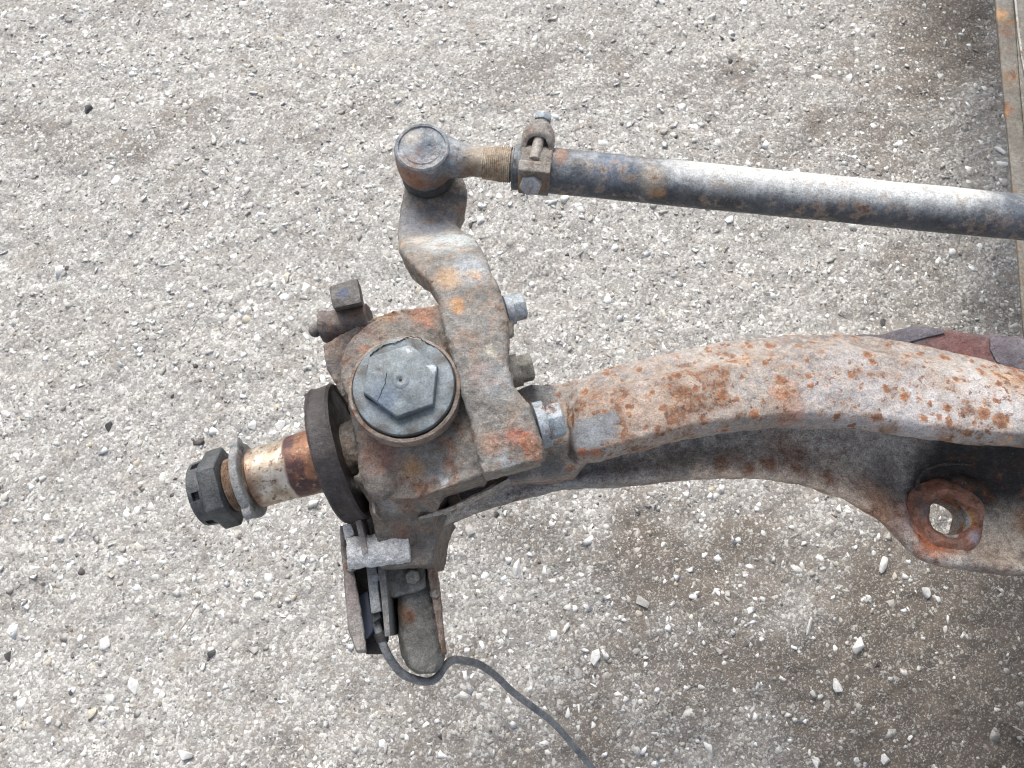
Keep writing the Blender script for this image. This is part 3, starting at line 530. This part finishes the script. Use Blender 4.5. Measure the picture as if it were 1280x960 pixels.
dm = MB(); dm.poly([[Vector((hc.x+math.cos(a)*r, hc.y+math.sin(a)*r, .712+t)) for a in [2*math.pi*i/32 for i in range(32)]] for t, r in ((.0002, .0085), (.0010, .0062), (.0010, .0040), (.0003, .0022), (-.0004, .0016))], cap=False)
sub('centre_dimple', dm, m_cap, cap)
dh = MB(); dh.lathe((hc.x, hc.y, .7115), (0, 0, 1), [(0, .0014), (.0009, .0014)], 16); sub('dimple_hole', dh, m_crack, cap)
def crack(pts, z, r=.0007, seed=0):
    r_ = random.Random(seed); q = []
    for (a, b) in zip(pts, pts[1:]):
        for k in range(5): t = k/5; q.append((a[0]*(1-t)+b[0]*t+r_.uniform(-.6, .6), a[1]*(1-t)+b[1]*t+r_.uniform(-.6, .6)))
    m = MB(); qq = [P(x, y, z) for x, y in q]; m.tube(qq, [r*r_.uniform(.5, 1.3) for _ in qq], 6, 2); return m
# skin of old paint still lying on the upper left of the cap, with its torn edge
sk = MB(); up_ = [(459, 470), (460, 455), (463, 444), (472, 436), (482, 431), (494, 428), (502, 425), (508, 422), (516, 421), (526, 423), (534, 429), (546, 435)]
sub('paint_tear', crack(up_, .7036, .0005, 3), m_crack, cap)
sub('paint_tear', crack([(483, 466), (481, 480), (476, 492), (471, 504)], .7122, .0003, 5), m_crack, cap)
sub('paint_tear', crack([(455, 494), (470, 504), (490, 517), (497, 521), (512, 515)], .7042, .0005, 6), m_crack, cap)
# spindle
sp = MB(); L = (AX1-AX0).length
base_s = AX0
sp.lathe(base_s+AXD*.012, AXD, [(0, .036), (.052, .0335), (.0521, .0328)], 48)
g = N('worn_spindle'); dp = g.n('ShaderNodeVectorMath', operation='DOT_PRODUCT'); sb_ = g.n('ShaderNodeVectorMath', operation='SUBTRACT'); g.put(sb_.inputs[0], g.warp(.012, 60, 6)); sb_.inputs[1].default_value = base_s; g.put(dp.inputs[0], sb_.outputs[0]); dp.inputs[1].default_value = AXD
tt = dp.outputs['Value']; f = g.ramp(tt, .057, .061)
br_ = g.mix(g.ramp(g.noise(60, 6, .65), .38, .62), (.36, .29, .22), (.62, .56, .49)); br_ = g.mix(g.ramp(g.noise(150, 6, .7), .52, .64, 0, .85), br_, (.12, .07, .045)); br_ = g.mix(g.math('MULTIPLY', g.ramp(tt, .088, .102), .8), br_, (.20, .10, .06))
st_ = g.mix(g.ramp(g.noise(40, 6, .7), .42, .58), (.26, .125, .07), (.075, .04, .042)); st_ = g.mix(g.ramp(g.noise(110, 6, .7), .54, .68, 0, .75), st_, (.45, .31, .2)); st_ = g.mix(g.math('MULTIPLY', g.ramp(tt, .047, .056), .7), st_, (.07, .035, .04))
m_spin = g.out(g.mix(f, st_, br_), g.ramp(g.noise(90, 5, .6), .3, .7, .32, .55), g.ramp(f, 0, 1, .35, .75), g.bump(g.noise(330, 5, .7), .4, .001))
spd = build('spindle', sp, m_spin, kn)
sp2_ = MB().lathe(base_s+AXD*.060, AXD, [(0, .0328), (.041, .0322), (.0425, .031)], 48); sub('polished_journal', sp2_, m_spin, spd)
sh = MB().lathe(base_s+AXD*.014, AXD, [(0, .043), (.006, .0425), (.013, .0365)], 48); sub('clean_shoulder', sh, m_white, spd)
th = MB(); pr = []
for k in range(20): pr += [(.1+k*.0024, .0268), (.1+k*.0024+.0012, .0290)]
th.lathe(base_s+AXD*0, AXD, [(.098, .028)]+pr+[(.149, .028)], 40); sub('thread', th, m_thread, spd)
# lock washer with a nub
wsx = MB(); ws0 = base_s+AXD*.110
wsx.lathe(ws0, AXD, [(-.0045, .030), (-.0045, .040), (-.003, .0415), (.003, .0415), (.0045, .040), (.0045, .030)], 48, up=(0, 0, 1))
wd = AXD.cross(Vector((0, 0, 1))).normalized(); zz = wd.cross(AXD).normalized()
for ang, rr_ in ((-72, .043), (100, .042)):
    n_ = wd*math.cos(R(ang)) * -1 + zz*math.sin(R(ang)); 
for sgn in (1, -1):
    n_ = (wd*sgn+zz*.45).normalized(); wsx.lathe(ws0+n_*.039-AXD*.0045, AXD, [(0, .009), (.009, .009)], 16)
sub('lock_washer', wsx, m_washer, spd, bevel=.0008)
nu = MB(); nb = base_s+AXD*.1285
nu.lathe(nb, AXD, [(0, .0420), (.0015, .0435), (.018, .0435), (.0205, .041)], 6, up=zz+wd*.35)
nut = sub('castle_nut', nu, m_nut, spd, bevel=.0012)
cs = MB(); u0 = zz; v0 = wd; rings = []
SL = [(2*math.pi*i/96) for i in range(97)]
def slot(a):
    q = (a/(math.pi/3)+.38) % 1.0; return q < .24
cr0, cr1 = .0285, .0360
for i in range(96):
    am = (SL[i]+SL[i+1])/2; d0, d1 = [u0*math.cos(q)+v0*math.sin(q) for q in (SL[i], SL[i+1])]
    h0, h1 = (.018, .0225) if slot(am) else (.018, .0305)
    lo_ = [nb+AXD*h0+d*r for d in (d0, d1) for r in (cr0, cr1)]; hi_ = [nb+AXD*h1+d*r for d in (d0, d1) for r in (cr0, cr1-.0008)]
    cs.hull(lo_+hi_)
cs.lathe(nb+AXD*.0305, AXD, [(0, .029), (0, .0345), (.0035, .0345), (.0045, .0335), (.0045, .029)], 64)
cs.lathe(nb+AXD*.0, AXD, [(0, .0), (.0, .0290), (.030, .0288), (.0305, .001)], 48)
sub('castellated_collar', cs, m_nut, spd)
# dust ring behind the bearing
sr = MB(); RC = AX0+AXD*.004
sr.lathe(RC-AXD*.010, AXD, [(.004, .030), (.004, .069), (-.0, .0735), (.003, .0755), (.006, .0745), (.020, .0735), (.0225, .0750), (.025, .0735), (.025, .066), (.020, .060), (.028, .040), (.028, .030)], 96)
build('seal_ring', sr, m_seal, kn, disp=[(.02, .0015)])
# backing plate edge next to the ring
bp = MB(); RB = AX0-AXD*.021
def arcplate(c, ax, r0, r1, a0, a1, th_, mb, n=24):
    rings = []
    u_ = wd; v_ = zz
    for i in range(n+1):
        a = R(a0+(a1-a0)*i/n); d_ = u_*math.cos(a)+v_*math.sin(a); rings.append([c+d_*r0, c+d_*r1, c+d_*r1+ax*th_, c+d_*r0+ax*th_])
    mb.poly(rings)
s_front = 1 if wd.y < 0 else -1
a_mid = 0 if s_front == 1 else 180
arcplate(RB, AXD, .050, .082, 20 if s_front == 1 else 160, -25 if s_front == 1 else 205, .003, bp)
bp.prism([(438, 606), (443, 618), (449, 640), (454, 662), (460, 690), (453, 694), (447, 664), (442, 642), (436, 618)], .594, .55)
build('backing_plate', bp, m_plate, kn, bevel=.0008)

# pin boss and square plug at the back left
pb = MB(); a_, b_ = P(404, 409, .655), P(462, 398, .662); d_ = (b_-a_).normalized()
pb.cyl(a_, b_, .0155, .0165, 32); pb.cyl(a_-d_*.001, a_+d_*.006, .0175, .0175, 32)
boss = build('pin_boss', pb, m_boss2, kn, voxel=.0014, smooth=3, disp=[(.01, .002)])
pn = MB().cyl(a_-d_*.009+Vector((0, -.001, .002)), a_, .0065, .0075, 16); pn.sphere(a_-d_*.008+Vector((0, -.003, .002)), .0072)
sub('pin_end', pn, m_dark, boss, voxel=.001, smooth=2)
pl = MB(); q0 = [(412, 357), (445, 345), (453, 351), (458, 384), (418, 388)]
pl.poly([[P(x+2, y+4, .655) for x, y in ((413, 362), (449, 352), (455, 382), (419, 388))], [P(x, y, .705) for x, y in ((411, 358), (447, 347), (452, 378), (416, 386))]])
build('square_plug', pl, m_dark, kn, bevel=.0025, disp=[(.01, .0016)])

# lower side: greased pin, sensor, brackets
gp = MB(); g0, g1 = P(435, 692, .576), P(512, 683, .570); gp.cyl(g0, g1, .0165, .0185, 36); gp.sphere(P(455, 699, .572), .0075); gp.sphere(P(446, 684, .577), .006); gp.sphere(P(478, 690, .582), .009); gp.sphere(P(492, 684, .582), .008)
build('greased_pin', gp, m_grease, kn, voxel=.0013, smooth=2, disp=[(.008, .004), (.003, .0015)])
ws = MB(); ws.hull([P(x, y, z) for x, y in ((427, 657), (438, 653), (443, 668), (432, 676)) for z in (.535, .56)]); build('bright_lug', ws, metal('chalky_lug', (.35, .36, .40), (.5, .52, .56), rust=0, dust=.6, dustc=(.75, .76, .8), spots=0), kn, bevel=.002, disp=[(.008, .003)])
pt = MB(); 
pt.poly([[P(x, y, z) for x, y, z in ((a, y_, .555), (b, y_+1, .550), (b+1, y_+2, .47), (a, y_+2, .47))] for a, b, y_ in ((425, 431, 657), (427, 436, 690), (430, 442, 715), (432, 447, 740), (434, 452, 765), (437, 455, 790), (446, 458, 814))])
build('shield_strip', pt, m_plate, kn, voxel=.0016, smooth=2, disp=[(.014, .003)])
pt = MB(); pt.poly([[P(x, y, z) for x, y, z in ((a, y_, .500), (b, y_, .500), (b, y_, .497), (a, y_, .497))] for a, b, y_ in ((436, 486, 615), (434, 486, 655), (436, 488, 700), (444, 486, 760), (450, 486, 800), (458, 478, 818))])
build('dark_slot_sheet', pt, m_seal, kn)  # near-black sheet added behind the slots, stands in for their shade
sb = MB(); sb.prism([(457, 706), (470, 704), (474, 745), (477, 764), (464, 768), (461, 745)], .545, .49); sb.sphere(P(469, 722, .545), .005, (1, 1, .5))
sen = build('wheel_sensor', sb, m_sensor, kn, bevel=.002, disp=[(.008, .002)])
sl = MB().prism([(464, 768), (475, 765), (476, 772), (466, 780)], .538, .51); sub('sensor_socket', sl, m_rubber, sen, bevel=.001)
st = MB().prism([(471, 702), (480, 700), (484, 740), (488, 795), (481, 796), (476, 745)], .548, .47); build('support_rib', st, metal('rib_grey', (.15, .155, .155), (.21, .215, .21), rust=.15, dust=.3, spots=.2), kn, bevel=.001, disp=[(.01, .002)])
ps = MB().prism([(448, 745), (460, 738), (466, 770), (474, 778), (463, 793), (456, 800), (452, 780)], .52, .505); build('sensor_sleeve', ps, m_plastic, kn, bevel=.002)
bk = MB(); bk.prism([(481, 702), (531, 690), (533, 735), (518, 741), (490, 747), (482, 747)], .535, .47); 
build('foot_block', bk, m_brk, kn, voxel=.002, smooth=3, disp=[(.02, .004), (.007, .0015)])
lg = MB(); lg.poly([[P(x, y, z) for x, y, z in ((a, y_, .515), (a+6, y_, .523), (b-10, y_, .523), (b, y_-1, .517), (b, y_-1, .46), (a, y_, .46))] for a, b, y_ in ((494, 541, 705), (497, 545, 745), (498, 549, 775), (499, 552, 800), (502, 556, 820), (510, 553, 834), (522, 544, 842))])
build('foot_arm', lg, m_brk, kn, voxel=.002, smooth=4, disp=[(.02, .003), (.007, .0012)])
le = MB(); le.poly([[P(x, y, z) for x, y, z in ((a, y_, .535), (b, y_, .530), (b, y_, .45), (a, y_, .45))] for a, b, y_ in ((531, 536, 668), (533, 543, 700), (535, 548, 722), (540, 551, 750), (546, 554, 785), (552, 558, 818))])
build('edge_rib', le, m_brkrust, kn, voxel=.0016, smooth=2, disp=[(.012, .003)])
ly_ = MB().prism([(530, 606), (560, 590), (660, 570), (660, 612), (600, 632), (560, 650), (535, 655)], .50, .45); build('dark_gap_fill', ly_, m_seal, kn, bevel=.003)  # near-black fill added so the gap below looks deep in shade
for (px, py, z, ax, r_, h_, lb) in ((440, 706, .552, (-.5, -.2, 1), .0075, .006, 'small nut on the bent strip'), (516, 720, .537, (.1, -.3, 1), .0085, .006, 'bolt head on the dark foot block'), (543, 742, .533, (.6, -.2, 1), .005, .004, 'small dark screw on the rusty edge')):
    o_ = build('foot_bolt', hexhead(MB(), P(px, py, z)-Vector(ax).normalized()*.003, ax, r_, h_+.003), m_boltrust, kn, bevel=.0006); o_['label'] = lb
cl_ = MB(); qa, qb = P(474, 790, .525), P(478, 801, .523); cl_.cyl(qa, qb, .0068, .0064, 20); build('cable_grommet', cl_, m_rubber, kn, bevel=.0008)
# things seen in the gap between knuckle and beam
gb = MB().cyl(P(541, 622, .575), P(541, 626, .55), .001, .001); gb = MB(); gb.prism([(526, 628), (540, 620), (549, 622), (556, 640), (545, 652), (534, 655)], .585, .50); build('lower_bush', gb, m_brk, kn, bevel=.004)
gr = MB().prism([(556, 612), (569, 607), (576, 632), (563, 640)], .59, .50); build('gap_shim', gr, m_brkrust, kn, bevel=.002, disp=[(.01, .002)])

# steering arm
ar = MB()
SA = [((508, 222), (578, 220), .598), ((503, 240), (584, 236), .600), ((500, 262), (582, 258), .603), ((497, 284), (570, 278), .606), ((497, 300), (578, 287), .619), ((499, 313), (596, 300), .650), ((512, 330), (606, 315), .680), ((532, 350), (614, 338), .693), ((546, 372), (624, 355), .699), ((552, 400), (636, 398), .703), ((560, 430), (636, 426), .704), ((568, 458), (635, 455), .704), ((575, 485), (643, 482), .704), ((580, 505), (662, 503), .704), ((587, 530), (672, 528), .702), ((594, 560), (678, 553), .699), ((603, 594), (681, 574), .693)]
rings = []
for (lx, ly), (rx, ry_), z in SA:
    a, b = P(lx, ly, z-.004), P(rx, ry_, z-.004); m = (a+b)/2; h_ = (b-a)/2
    low_ = .565 if z < .62 else .62
    pts = [m-h_+Vector((0, 0, -.003)), m-h_*.94+Vector((0, 0, .002)), m-h_*.8+Vector((0, 0, .004)), m+h_*.0+Vector((0, 0, .0045)), m+h_*.8+Vector((0, 0, .003)), m+h_*.95+Vector((0, 0, 0)), m+h_*1.0+Vector((0, 0, -.006))]
    e = m+h_*.98; f_ = m-h_*.98; pts += [Vector((e.x, e.y, z-.022)), Vector((m.x+h_.x*.9, m.y+h_.y*.9, z-.042)), Vector((m.x-h_.x*.9, m.y-h_.y*.9, z-.042)), Vector((f_.x, f_.y, z-.022))]
    rings.append(pts)
ar.poly(rings)
ar.lathe(P(541, 228, .565), (0, 0, 1), [(0, .033), (.034, .035)], 40)
ar.hull([P(x, y, z) for x, y, z in ((499, 314, .628), (510, 316, .645), (505, 330, .625), (514, 347, .622), (530, 362, .624), (543, 366, .628), (546, 366, .68), (530, 340, .67), (500, 308, .60), (540, 360, .59))])
ar.hull([P(x, y, z) for x, y in ((625, 378), (641, 392), (642, 420), (626, 430)) for z in (.67, .63)])
ar.hull([P(x, y, z) for x, y in ((625, 445), (640, 458), (644, 475), (628, 485)) for z in (.67, .63)])
armo = build('steering_arm', ar, m_arm, kn, voxel=.0019, smooth=2, disp=[(.03, .0035), (.008, .0022), (.004, .0008)])
def sidebolt(px, py, z, r, h, mat, wr, wh, name='arm_bolt', dx=1.0, label=None, dz=.0, roll=.2):
    p = P(px, py, z); ax = Vector((1, .27, dz)).normalized()
    o = build(name, hexhead(MB(), p+ax*wh, ax, r, h, up=(math.sin(roll), 0, math.cos(roll))), mat, kn, bevel=.0012)
    if label: o['label'] = label
    sub('bolt_washer', MB().lathe(p-ax*.004, ax, [(0, wr), (wh+.004, wr)], 32), m_boltrust if name != 'arm_bolt' else mat, o, bevel=.0006)
    return o
sidebolt(637, 387, .662, .0145, .013, m_bolt, .0165, .004, label='blue-grey hexagon bolt head')
sidebolt(638, 465, .645, .0155, .014, m_boltrust, .0175, .010, name='lock_nut', label='dirty olive nut with a collar')
sidebolt(676, 531, .672, .0185, .0165, m_bolt, .0235, .006, label='largest, pale blue bolt head with a wide washer', roll=.1)

# ------------------------------------------------------------ tie rod
tr = thing('tie_rod', 'long tie rod with dusty top and painted-on sky highlight, running from ball joint to right edge', 'tie rod', P(900, 230, .62))
bj = MB(); ct = P(527.5, 183, .662)
bj.lathe((ct.x, ct.y, .612), (0, 0, 1), [(0, .020), (.003, .029), (.012, .0325), (.030, .0330), (.041, .0320), (.047, .0310), (.0485, .0300)], 56)
bj.tube([P(540, 192, .636), P(572, 200, .638), (P(592, 202, .640)), P(612, 204, .641), P(650, 208, .642)], [.028, .021, .0165, .0175, .018], 32)
ball = build('ball_joint', bj, m_ball, tr, voxel=.0017, smooth=4, disp=[(.012, .0022), (.005, .0008)])
cr_ = MB(); cr_.poly([[Vector((ct.x+math.cos(a)*r, ct.y+math.sin(a)*r, .6605+t)) for a in [2*math.pi*i/64 for i in range(64)]] for t, r in ((-.006, .0312), (.0005, .0308), (.0020, .0290), (.0016, .0268), (-.0012, .0255), (-.0010, .0238), (.0008, .0215), (.0014, .010), (.0014, .0001))], cap=False)
sub('ball_cap', cr_, m_ball, ball, disp=[(.012, .0008)])
bt = MB(); b0 = P(531, 205, .607); bt.lathe((ct.x+.001, ct.y-.001, .596), (0, 0, 1), [(0, .022), (.003, .029), (.008, .0315), (.014, .0300), (.018, .026)], 48); sub('rubber_boot', bt, m_rubber, ball)
thd = MB(); a0, a1 = P(604, 203.5, .641), P(645, 207, .642); ad = (a1-a0).normalized(); pr = []
for k in range(15): pr += [(k*.0022, .0178+.00012*k), (k*.0022+.0011, .0186+.00012*k)]
thd.lathe(a0, ad, pr, 40); sub('threaded_shank', thd, metal('shank_rust', (.24, .17, .11), (.40, .32, .22), rust=.4, rscale=80, dust=.4, spots=.5, big=60, soft=.2), ball, disp=[(.01, .0025)])
t0, t1 = P(640, 208.5, .642), P(1560, 300, .640); td = (t1-t0).normalized()
tb = MB(); n = 120; LL = (t1-t0).length; tb.lathe(t0, td, [(.001, .021)]+[(LL*i/n+.002, .0253) for i in range(n+1)], 56)
build('tube', tb, m_rod, tr, disp=[(.05, .0016), (.01, .0004)])
for x, y in ((1011, 228), (1039, 231)):
    pt_ = P(x, y, .6655); dd = MB(); dd.lathe(pt_-Vector((0, 0, .0022)), (0, .2, 1), [(.0016, .0062), (.0022, .0055), (.0014, .0045), (.0008, .003), (.0006, .001)], 20); build('punch_mark', dd, m_rod, tr)
side = td.cross(Vector((0, 0, 1))).normalized()   # towards the viewer
if side.y > 0: side = -side
upv = side.cross(td).normalized(); upv = upv if upv.z > 0 else -upv
ck = MB(); cA = P(650, 213, .642); cB = P(689, 217, .642); cm_ = t0+td*((cA-t0).dot(td)); W = (cB-cA).length*.98
nn = 40; outer = []
def ring_at(s): return [cm_+td*s+(side*math.cos(a)+upv*math.sin(a))*.0285 for a in [2*math.pi*i/nn for i in range(nn)]]
ck.poly([ring_at(0), ring_at(W)])
# near ear, flat plate standing in front of the tube
def box(mb, c, ex, ey, ez):
    mb.hull([c+ex*i+ey*j+ez*k for i in (-1, 1) for j in (-1, 1) for k in (-1, 1)])
box(ck, cm_+td*W/2+side*.022+upv*.020, td*W/2, side*.007, upv*.021)
clamp = build('clamp', ck, m_clamp, tr, voxel=.0015, smooth=3, disp=[(.01, .0016)])
fe = MB(); ec = P(672, 181, .668)
rings = []
for i in range(25):
    a = math.pi*(-.12+1.24*i/24); d = td*math.cos(a)+(-side*.80+upv*.6)*math.sin(a)
    rings.append([ec+d*r+side*s for r, s in ((.0125, .006), (.0185, .006), (.0185, -.012), (.0125, -.012))])
fe.poly(rings)
box(fe, ec-side*.008-upv*.016, td*.0185, side*.006, upv*.012)
sub('far_ear', fe, m_clamp, clamp, voxel=.0013, smooth=3, disp=[(.008, .0016)])
gd = MB(); box(gd, ec-side*.016-upv*.004, td*.014, side*.002, upv*.010); sub('ear_gap_back', gd, m_rubber, clamp)
bo = MB(); b1 = P(665, 222, .668); bdir = (P(680, 143, .672)-P(668, 200, .667)).normalized()
bo.cyl(P(668, 200, .668), P(681, 141, .671), .0062, .0062, 20)
bolt = sub('clamp_bolt', bo, metal('bolt_shaft', (.30, .27, .24), (.40, .37, .33), rust=.2, dust=.3, spots=.3, big=40), clamp, voxel=.0008, smooth=1)
hh = cm_+td*W*.42+side*.029+upv*.019
hd = MB(); hexhead(hd, hh, side*.9+upv*.42, .0128, .009, up=td+upv*.3); bh = build('clamp_bolt_head', hd, metal('head_steel', (.27, .27, .27), (.36, .37, .39), rust=.2, dust=.4, dustc=(.6, .63, .68), spots=.3, big=50), tr, bevel=.0012)
ne = MB(); hexhead(ne, P(678, 152, .669), bdir, .0105, .008, up=(0, 0, 1)); sub('clamp_nut', ne, m_bolt, clamp, bevel=.001)

# ------------------------------------------------------------ cable of the wheel sensor
CB = [(470, 776, .525), (475, 795, .525), (483, 815, .52), (492, 830, .51), (503, 842, .50), (518, 849, .49), (535, 852, .48), (547, 846, .475), (556, 833, .47), (566, 825, .46), (582, 826, .44), (600, 831, .41), (620, 845, .38), (640, 864, .35), (665, 883, .32), (692, 904, .29), (716, 931, .25), (740, 960, .21), (760, 990, .15), (775, 1030, .06), (790, 1080, .006), (830, 1130, .006)]
cbm = MB().tube([P(*q) for q in CB], .0046, 14, 8)
single(build('sensor_cable', cbm, m_cable), 'thin grey cable looping out of the knuckle foot and away to the bottom edge', 'cable')

# ------------------------------------------------------------ steel bar at the right edge
fb = thing('steel_bar', 'worn grey-brown steel bar behind the tie rod at the right edge', 'steel bar', P(1262, 180, 0))
z_ = .30
def hb(pl_, pr_, y, zt=z_): return [P(pl_, y, zt-.004), P(pl_+3, y, zt), P(pr_, y, zt), P(pr_, y, zt-.09), P(pl_, y, zt-.09)]
fm = MB(); fm.poly([hb(1225, 1250, -300), hb(1243, 1268, 0), hb(1252, 1274, 100), hb(1261, 1283, 200), hb(1271, 1293, 320), hb(1277, 1300, 400), hb(1292, 1316, 560), hb(1335, 1360, 1150)])
build('side_rail', fm, m_frame, fb, bevel=.002, disp=[(.05, .004)])
fm = MB(); fm.poly([[P(a, y, z_+.003), P(b, y, z_+.003), P(b, y, z_-.10), P(a, y, z_-.10)] for a, b, y in ((1248, 1310, -300), (1267, 1340, 0), (1274, 1350, 100), (1283, 1360, 200), (1294, 1370, 320), (1302, 1380, 400), (1317, 1395, 560), (1362, 1440, 1150))])
build('top_plate', fm, m_frame, fb, bevel=.003)
fm = MB(); fm.poly([[P(a, y, z_+.006), P(a+2.5, y, z_+.006), P(a+2.5, y, z_+.002), P(a, y, z_+.002)] for a, y in ((1262, -60), (1268, 0), (1272, 40), (1277, 75), (1281, 95))]); build('scraped_edge', fm, m_dust, fb)
for yy in (-420, 1000):
    fm = MB(); a = P(1300, yy, z_-.1); q_ = 1228 if yy < 0 else 1350; fm.prism([(q_, yy), (q_+70, yy), (q_+70, yy+140), (q_, yy+140)], z_-.085, 0); build('foot', fm, m_frame, fb)
